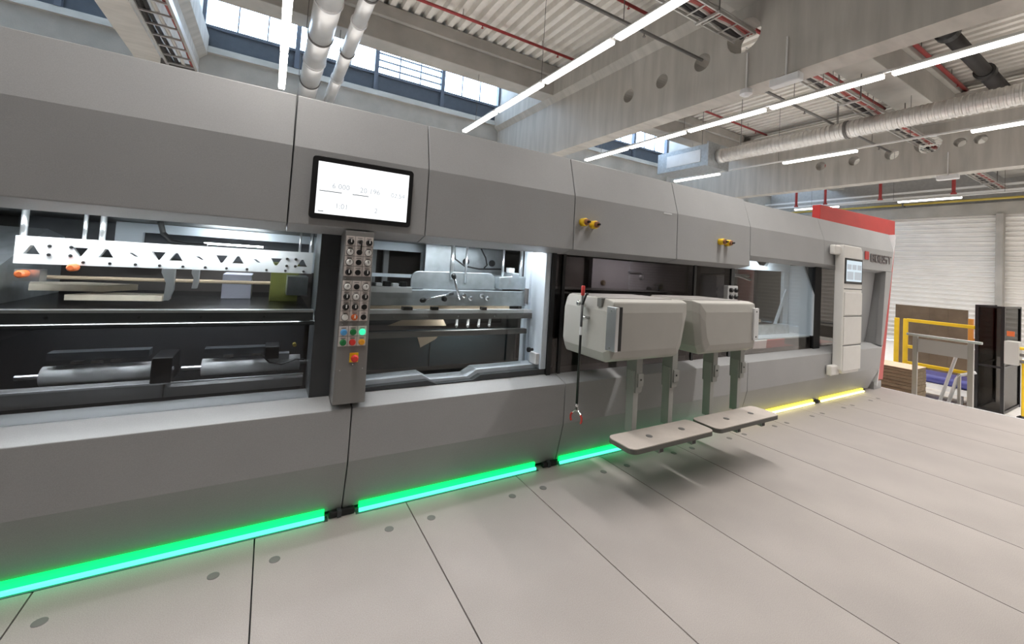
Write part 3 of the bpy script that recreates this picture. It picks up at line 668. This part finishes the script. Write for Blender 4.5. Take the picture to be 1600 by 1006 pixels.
# control column
cc = thing('control_column', 'grey upright control column with rows of knobs and buttons between the windows', 'control panel', (.475, .03, .70))
obj('column_body', MB().prism([(.385, .70), (.572, .70), (.552, 1.745), (.385, 1.745)], 'y', -.062, .12), mat('column_paint', (.22, .215, .21), .45, noise=.03), cc, .004)
CW, CH = .0535, .0615
def colx(z, c): return .391+(c)*CW
cells = [[('kb', 'ky', 'kb'), ('kw', 'pl', 'kw'), ('kw', 'pl', 'kw'), ('kb', 'pl', 'kb')], [('kw', 'pl', 'kw'), ('kb', 'kw', 'kb'), ('kb', 'kb', 'pl'), ('bw', 'ko', 'pl')], [('bb', 'bg', 'bl'), ('bg', 'br', 'bo')]]
tops = [1.713, 1.442, 1.168]
PM = {}
leg = MB()
for sec, zt in zip(cells, tops):
    for r, row in enumerate(sec):
        for c, kind in enumerate(row):
            x0 = colx(0, c); z1 = zt-r*CH; xc, zc = x0+CW/2, z1-CH*.58
            if 'p' not in PM: PM['p'] = B(0, CW-.003, -.066, -.062, -CH+.003, 0).mesh('button_plate', PLATE)
            pl = link('button_plate', PM['p'], cc, (x0, 0, z1))
            leg.box(x0+.012, x0+CW-.014, -.0665, -.066, z1-.013, z1-.009)
            y = -.066
            if kind not in PM:
                P = MB()
                if kind[0] == 'k' and kind != 'ky':
                    P.lathe((0, 0, 0), (0, -1, 0), [(0, .019), (.006, .019), (.008, .015), (.022, .014)], 16)
                    PM[kind] = P.mesh('selector_knob', {'kb': KNOBB, 'kw': KNOBW, 'ko': ORANGE}[kind])
                elif kind == 'ky': PM[kind] = P.lathe((0, 0, 0), (0, -1, 0), [(0, .018), (.008, .018), (.010, .012), (.02, .012)], 16).mesh('key_switch', STEEL)
                elif kind == 'pl': PM[kind] = P.lathe((0, 0, 0), (0, -1, 0), [(0, .017), (.004, .017), (.006, .013)], 16).mesh('blank_plug', KNOBB)
                else: PM[kind] = P.lathe((0, 0, 0), (0, -1, 0), [(0, .019), (.007, .019), (.009, .015), (.013, .014)], 16).mesh('push_button', {'bw': KNOBW, 'bb': BTNB, 'bg': BTNG, 'bl': BTNL, 'br': BTNR, 'bo': BTNO}[kind])
                PM['ptr_b'] = PM.get('ptr_b') or B(-.003, .003, -.027, -.02, -.004, .016).mesh('pointer', KNOBW)
                PM['ptr_w'] = PM.get('ptr_w') or B(-.0025, .0025, -.025, -.02, -.002, .013).mesh('pointer', PIPE)
            k = link(PM[kind].name.split('.')[0], PM[kind], cc, (xc, y, zc))
            if kind in ('kb', 'ko', 'kw'):
                o = bpy.data.objects.new('pointer', PM['ptr_w' if kind == 'kw' else 'ptr_b']); COL.objects.link(o); o.parent = k
            if kind in ('kw', 'bw'):
                PM['ring'] = PM.get('ring') or MB().lathe((0, 0, 0), (0, -1, 0), [(0, .0225), (.003, .0225), (.004, .0195)], 16).mesh('knob_ring', PIPE)
                o = bpy.data.objects.new('knob_ring', PM['ring']); COL.objects.link(o); o.parent = k
            if kind == 'ky':
                o = obj('key', MB().box(-.003, .003, -.05, -.02, -.008, .008).lathe((0, -.05, 0), (1, 0, 0), [(-.002, .014), (.002, .014)], 12).box(-.004, .004, -.052, -.048, -.06, -.012), BLACK); o.parent = k
lg = obj('legend_print', leg, LEGEND, cc); lg['kind'] = 'stuff'
es = obj('emergency_plate', B(.462, .512, -.067, -.062, .95, 1.006), YELL, cc)
obj('emergency_button', MB().lathe((.488, -.067, .977), (0, -1, 0), [(0, .013), (.015, .013), (.017, .022), (.028, .022), (.034, .014)], 18), BTNR, es)
for x, zz in ((.483, .936), (.412, .905), (.542, .91), (.407, 1.180), (.535, 1.182), (.402, 1.455)): obj('column_screw', MB().lathe((x, -.062, zz), (0, -1, 0), [(0, .005), (.003, .004)], 8), STEEL, cc)
# twin yellow buttons on the hood
ORD2 = ['leftmost', 'second from left', 'third from left', 'rightmost']
for i, (x, zz) in enumerate(((2.235, 1.99), (2.345, 1.98), (4.14, 1.985), (4.255, 1.98))):
    kb = thing('hood_button', f'yellow collared push button projecting from the hood, {ORD2[i]} of four', 'button', (x, -.035, zz), 'yellow hood buttons')
    obj('collar', MB().lathe((x, -.034, zz), (0, -1, 0), [(0, .034), (.05, .034), (.055, .028)], 18), YELL, kb, smooth=True)
    obj('push_cap', MB().lathe((x, -.088, zz), (0, -1, 0), [(0, .026), (.018, .026), (.022, .018)], 16), mat('button_brown', (.30, .13, .06), .4), kb)
    obj('key_stem', MB().tube((x, -.105, zz), (x, -.135, zz), .009, 10), BLACK, kb)
tag(obj('name_plate', B(3.24, 3.36, -.0345, -.029, 2.183, 2.196), WHITEP), 'tiny white name plate on the hood crease between the yellow buttons', 'plate')
# small switch box
sb = thing('switch_box', 'small white switch plate with four black knobs on the dark glass', 'switch', (4.55, .09, 1.33))
obj('box_body', B(4.455, 4.645, .04, .093, 1.345, 1.52), WHITEP, sb, .006)
for x in (4.50, 4.595):
    for zz in (1.395, 1.47): obj('switch_knob', MB().lathe((x, .04, zz), (0, -1, 0), [(0, .026), (.02, .026), (.03, .018)], 14), KNOBB, sb)
# operator console at the far end
oc = thing('operator_console', 'tall cream operator console with a small screen beside the red end wall', 'console', (7.07, -.10, .40))
obj('console_body', MB().prism([(6.77, .46), (6.84, .40), (7.32, .40), (7.37, .50), (7.37, 2.10), (7.32, 2.16), (6.77, 2.16)], 'y', -.157, -.052), CONSOLE, oc, .012)
obj('mount_arm', B(6.60, 6.80, -.12, -.05, 2.02, 2.15), CONSOLE, oc, .02)
obj('mount_arm', B(6.60, 6.84, -.12, -.052, .38, .52), CONSOLE, oc, .02)
for z0, z1 in ((.44, .77), (.80, 1.17), (1.20, 1.51)):
    obj('console_door', B(6.81, 7.36, -.166, -.157, z0, z1), CONSOLE, oc, .004)
for zz in (.783, 1.183, 1.56): obj('groove_dark_strip', B(6.80, 7.365, -.1585, -.1565, zz-.006, zz+.006), FRAME, oc)  # dark strips laid in so the gaps between the doors show dark
cs = obj('console_bezel', B(6.80, 7.345, -.166, -.156, 1.63, 1.985), BLACK, oc, .005)
sc2 = obj('console_screen', B(6.835, 7.315, -.168, -.1655, 1.665, 1.955), SCREENB, cs)
for x0, x1, z0, z1 in ((6.85, 6.98, 1.83, 1.90), (7.01, 7.14, 1.83, 1.90), (7.17, 7.30, 1.83, 1.90), (6.85, 7.05, 1.69, 1.80), (7.08, 7.30, 1.69, 1.80)):
    obj('screen_tile', B(x0, x1, -.1692, -.168, z0, z1), TXT, oc)
# floor edge light strips
def led(xa, xb, col, lab):
    t = thing('light_strip', lab, 'light strip', ((xa+xb)/2, 0, 0), 'light strips at the foot of the machine')
    a, c = (LEDG, LEDC) if col == 'g' else (LEDY, LEDYC)
    obj('glow_bar', MB().prism([(.028, .020), (.010, .020), (.005, .052), (.019, .056)], 'x', xa, xb), a, t)
    obj('light_tube', MB().tube((xa, -.004, .014), (xb, -.004, .014), .0115, 10), c, t, smooth=True)
    obj('strip_base', B(xa-.02, xb+.02, -.02, .03, .0, .0025), FRAME, t)
    return t
led(-3.0, .40, 'g', 'long glowing green light strip at the far left foot of the machine')
led(.60, 1.93, 'g', 'glowing green light strip between the two black floor connectors')
led(2.17, 4.25, 'g', 'glowing green light strip passing behind the hanging steps')
led(4.42, 6.42, 'y', 'long glowing yellow light strip right of the hanging steps')
led(6.62, 7.98, 'y', 'short glowing yellow light strip under the operator console')
for i, (a, b) in enumerate(((.425, .575), (2.0, 2.14), (6.46, 6.58))):
    c = thing('strip_connector', ('black plug connector between the first two green light strips', 'black plug connector left of the hanging steps', 'black plug connector between the yellow light strips')[i], 'connector', (a, 0, 0))
    obj('plug_body', B(a, b, -.008, .026, .003, .036), BLACK, c, .006)
    obj('plug_clip', B(a+.045, a+.07, -.016, .026, .002, .043), FRAME, c, .003)
# hanging step units
def step_unit(x0, x1, lab, left_end):
    u = thing('step_unit', lab, 'step', ((x0+x1)/2, -.33, .38), 'hanging step units')
    mid = [(-.06, 1.00), (-.06, 1.375), (-.09, 1.40), (-.575, 1.40), (-.60, 1.33), (-.60, 1.03), (-.56, .96), (-.10, .96)]
    # chamfered body: front face smaller than the rear
    mb = MB(); sl = .10
    def ring(y, z0, z1, xa, xb, tl, tr): return [(xa+tl, y, z0), (xb-tr, y, z0), (xb, y, z1), (xa, y, z1)]
    L_, R_ = (0., sl) if left_end else (sl, 0.)
    def taper(x, z):  # the inner side narrows downwards
        t = (1.40-z)/.44
        return (x0+(L_*t), x1-(R_*t))
    secs = [(-.06, .99, 1.37), (-.10, .955, 1.40), (-.53, .955, 1.40), (-.585, .985, 1.385), (-.60, 1.04, 1.31)]
    ins = [.03, .0, .0, .02, .07]
    rings = []
    for (y, z0, z1), i_ in zip(secs, ins):
        il = i_*(.35 if left_end else 1.); ir = i_*(1. if left_end else .35)
        h = .085; c = .022; rg = []
        for z, dx in ((z0, c), (z0+h*.8, 0), (z1-h, 0), (z1, c)): rg.append((taper(0, z)[0]+il+dx, y, z))
        for z, dx in ((z1, c), (z1-h, 0), (z0+h*.8, 0), (z0, c)): rg.append((taper(0, z)[1]-ir-dx, y, z))
        rings.append(rg)
    for r in rings: mb.v += r
    for k in range(len(rings)-1):
        for i in range(8): j = (i+1) % 8; mb.f.append((8*k+i, 8*k+j, 8*k+8+j, 8*k+8+i))
    mb.f.append(tuple(range(8))); mb.f.append(tuple(8*(len(rings)-1)+i for i in range(8)))
    obj('housing', mb, STEPBOX, u, .008)
    obj('rear_mount', B(x0+.2, x1-.2, -.07, .05, 1.05, 1.15), BLACK, u)
    obj('lid_recess', B(x0+.06, x1-.12, -.50, -.08, 1.398, 1.404), mat('lid_grey', (.30, .29, .28), .5), u)
    for px in (x0+.36, x0+.765):
        p = obj('post', B(px, px+.065, -.52, -.42, .70, 1.0), POSTM, u, .004)
        obj('post_tube', B(px-.006, px+.046, -.505, -.435, .405, .86), mat('post_inner', (.38, .39, .37), .45, noise=.04), p, .003)
        obj('post_collar', B(px+.012, px+.072, -.53, -.44, .745, .845), POSTM, p, .004)
        obj('post_pin', MB().lathe((px+.04, -.53, .80), (0, -1, 0), [(0, .007), (.004, .007)], 8), BLACK, p)
    s0, s1 = x0+.10, x1+.135
    st = obj('step_board', MB().prism(rrect(s0, s1, -.755, -.505, .055, 6), 'z', .388, .418), mat('step_edge', (.12, .12, .105), .6), u)
    obj('step_tread', MB().prism(rrect(s0+.002, s1-.002, -.753, -.507, .053, 6), 'z', .418, .424), STEPTOP, st)
    for px in (s0+.30, s0+.66):
        obj('step_bolt', MB().lathe((px, -.63, .424), (0, 0, 1), [(0, .024), (.003, .024), (.004, .018)], 14), PIPE, st)
        obj('step_bracket', B(px-.025, px+.025, -.74, -.44, .352, .388), POSTM, st)
        obj('bracket_end', B(px-.016, px+.016, -.7435, -.74, .358, .382), BLACK, st)
    return u
u1 = step_unit(2.07, 2.935, 'left hanging step with grey housing and open latch plate', True)
u2 = step_unit(3.01, 3.88, 'right hanging step with grey housing and white latch strip', False)
lp = obj('latch_plate', B(2.045, 2.075, -.665, -.575, 1.055, 1.355), ALU, u1, .003)
obj('latch_channel', B(2.075, 2.125, -.645, -.60, 1.055, 1.355), BLACK, u1)
obj('latch_channel', B(2.125, 2.14, -.625, -.585, 1.10, 1.28), STEPBOX, u1)
for zz in (1.075, 1.33): obj('latch_screw', MB().lathe((2.045, -.62, zz), (-1, 0, 0), [(0, .007), (.004, .006)], 8), STEEL, lp)
obj('notch', B(2.063, 2.10, -.50, -.455, 1.34, 1.402), mat('notch_shade', (.16, .16, .15), .6), u1)
obj('peg', MB().lathe((2.07, -.30, 1.345), (-1, 0, 0), [(0, .012), (.035, .012), (.04, .019), (.055, .019), (.062, .01)], 14), STEEL, u1, smooth=True)
obj('peg', MB().lathe((2.07, -.37, 1.245), (-1, 0, 0), [(0, .011), (.035, .011), (.04, .017), (.05, .017), (.057, .008)], 14), STEEL, u1, smooth=True)
ls = obj('latch_strip', B(3.80, 3.875, -.615, -.595, 1.06, 1.345), WHITEP, u2, .003)
for zz in (1.09, 1.315): obj('latch_screw', MB().lathe((3.835, -.615, zz), (0, -1, 0), [(0, .007), (.004, .006)], 8), BLACK, ls)
# reaching grabber hung on the peg
gx, gy = 2.028, -.335
gb = thing('grabber_tool', 'black reaching grabber with red grip and red claws hung on the left housing', 'grabber', (gx, gy, .49))
obj('grip', MB().lathe((gx, gy, 1.405), (0, 0, 1), [(0, .011), (.005, .014), (.068, .014), (.073, .010)], 12), RED, gb, smooth=True)
obj('shaft', MB().tube((gx, gy, .60), (gx, gy, 1.41), .0095, 10), BLACK, gb, smooth=True)
obj('trigger', MB().path([(gx, gy, 1.335), (gx-.004, gy-.022, 1.37), (gx-.004, gy-.04, 1.41), (gx-.004, gy-.052, 1.425), (gx-.004, gy-.06, 1.42)], .008, 8), BLACK, gb)
obj('shaft_label', MB().tube((gx, gy, 1.115), (gx, gy, 1.175), .0103, 10), WHITEP, gb)
obj('claw_pivot', MB().lathe((gx, gy, .615), (0, 0, -1), [(0, .008), (.012, .014), (.025, .010), (.045, .016), (.06, .008)], 10), STEEL, gb)
for s in (-1, 1):
    obj('claw_arm', MB().path([(gx, gy, .575), (gx+s*.006, gy-s*.020, .555), (gx+s*.010, gy-s*.034, .54)], .006, 6), STEEL, gb)
    obj('claw_tip', MB().path([(gx+s*.010, gy-s*.034, .54), (gx+s*.014, gy-s*.045, .52), (gx+s*.014, gy-s*.045, .495), (gx+s*.012, gy-s*.038, .48)], .008, 6), RED, gb)

# ================================================================== BEYOND THE PLATFORM
# guard rail on the platform edge
gr = thing('guard_rail', 'plain aluminium guard rail at the end of the platform', 'railing', (8.72, -.66, 0))
GREYM = mat('rail_grey', (.42, .40, .38), .4, .5)
for y in (-.37, -.95): obj('rail_post', B(8.71, 8.75, y-.028, y+.028, -.12, .90), GREYM, gr, .004)
obj('top_rail', B(8.705, 8.755, -1.06, -.27, .895, .93), ALU, gr, .004)
obj('toe_panel', B(8.725, 8.735, -.95, -.37, .66, .86), mat('panel_grey', (.45, .43, .41), .5), gr)
sh = thing('stair_handrail', 'white stair handrail descending behind the aluminium guard rail', 'handrail', (9.0, -.7, -.8))
obj('handrail_tube', MB().path([(9.0, -.93, .80), (9.0, -.80, .78), (9.0, -.76, .70), (9.0, -.42, -.79)], .022, 8), WHITEP, sh, smooth=True)
obj('handrail_tube', MB().path([(9.0, -.95, .46), (9.0, -.79, .38), (9.0, -.76, .32), (9.0, -.52, -.79)], .022, 8), WHITEP, sh, smooth=True)
obj('handrail_post', B(8.98, 9.02, -.93, -.90, -.8, .80), GREYM, sh)
obj('handrail_post', B(8.98, 9.02, -.80, -.77, -.8, .40), GREYM, sh)
# yellow barrier
yb = thing('safety_barrier', 'yellow tubular safety barrier in front of the brown board', 'barrier', (14, .6, -.8))
for y in (1.385, 1.215, -.02): obj('barrier_post', B(13.97, 14.03, y-.045, y+.045, -.8, .87), YELL, yb, .01)
for zz in (.80, .14, -.26): obj('barrier_rail', B(13.975, 14.025, -.02, 1.2, zz, zz+.08), YELL, yb, .01)
# orange rack frame
rk = thing('rack_frame', 'orange upright rack frame behind the yellow barrier', 'rack', (14.6, .05, -.8))
for y in (.22, .06): obj('rack_upright', B(14.55, 14.65, y-.04, y+.04, -.8, 1.0), mat('rack_orange', (.75, .32, .06), .5), rk)
for zz in (.2, .5, .8): obj('rack_brace', B(14.57, 14.63, .06, .22, zz, zz+.04), MATS['rack_orange'], rk)
# brown board wall
bb = thing('board_stack', 'tall dark brown board partition in front of the white end wall', 'partition', (15.6, 1.15, -.8))
for k in range(4): obj('board', B(15.5, 15.56, .46+.35*k, .46+.35*k+.347, -.8, 1.17), BRBOARD, bb)
for y in (.6, 1.7): obj('board_prop', B(15.56, 15.66, y-.05, y+.05, -.8, 1.0), BRBOARD, bb)
# blue belt conveyor
cv = thing('belt_conveyor', 'low conveyor with a blue belt below the platform', 'conveyor', (13.0, .35, -.8))
obj('belt', MB().prism(rrect(12.75, 13.6, -.42, -.24, .085, 6), 'y', -.13, 1.6), BLUEB, cv)
obj('side_frame', B(12.72, 12.75, -.12, 1.6, -.52, -.42), ALU, cv, .004); obj('side_frame', B(13.60, 13.63, -.12, 1.6, -.52, -.34), ALU, cv)
obj('drive_head', B(12.77, 13.58, -.12, .1, -.56, -.43), ALU, cv, .01)
for y in (0.0, 1.4): obj('conveyor_leg', B(12.78, 12.85, y-.04, y+.04, -.8, -.5), PIPE, cv); obj('conveyor_leg', B(13.5, 13.57, y-.04, y+.04, -.8, -.5), PIPE, cv)
# cardboard stack on pallet
ck = thing('cardboard_stack', 'square stack of brown cardboard blanks beside the red end wall', 'cardboard', (10.4, .2, -.8))
for k in range(14): 
    o = random.uniform(-.008, .008); obj('cardboard_layer', B(10.02+o, 10.7+o, .0+o, .62+o, -.66+.06*k, -.66+.06*k+.055), CARD, ck)
obj('top_sheet', B(10.02, 10.7, .0, .62, .178, .186), CARDT, ck)
for y in (.02, .28, .54): obj('pallet_runner', B(10.0, 10.7, y, y+.08, -.8, -.69), WOOD, ck)
obj('pallet_deck', B(10.0, 10.7, 0, .62, -.69, -.662), WOOD, ck)
# machine enclosure of dark acrylic
fe = thing('safety_enclosure', 'dark acrylic safety enclosure with black frame at the right edge', 'enclosure', (13.3, -.5, -.8))
for x, y in ((12.97, -.19), (13.0, -.54), (14.4, -.54), (14.4, -.19)): obj('frame_post', B(x-.03, x+.03, y-.025, y+.025, -.8, 1.38), BLACK, fe)
for zz in (1.34, .12, -.78): obj('frame_bar', B(12.96, 13.01, -.54, -.19, zz, zz+.04), BLACK, fe); obj('frame_bar', B(13.0, 14.4, -.56, -.53, zz, zz+.04), BLACK, fe); obj('frame_bar', B(13.0, 14.4, -.2, -.17, zz, zz+.04), BLACK, fe)
obj('acrylic_pane', B(12.98, 12.985, -.52, -.21, -.76, 1.34), GLF, fe); obj('acrylic_pane', B(13.03, 14.37, -.545, -.54, -.76, 1.34), GLF, fe); obj('acrylic_pane', B(13.03, 14.37, -.19, -.185, -.76, 1.34), GLF, fe)
fb = obj('control_box', B(12.9, 13.2, -.76, -.57, .24, .70), mat('box_grey', (.50, .49, .46), .5), fe, .012)
for zz in (.32, .45, .58): obj('box_gland', MB().lathe((13.0, -.76, zz), (0, -1, 0), [(0, .03), (.05, .03), (.06, .02)], 10), YELL if zz > .5 else PIPE, fb)
obj('orange_plate', B(12.93, 12.945, -.70, -.60, .80, .90), ORANGE, fe)
yp = thing('bollard_post', 'slim yellow post at the extreme right edge', 'post', (13.1, -.80, -.8))
obj('post_tube', MB().tube((13.1, -.80, -.8), (13.1, -.80, .35), .035, 10), YELL, yp); obj('post_foot', MB().lathe((13.1, -.80, -.8), (0, 0, 1), [(0, .09), (.02, .09), (.05, .05)], 12), BLACK, yp)
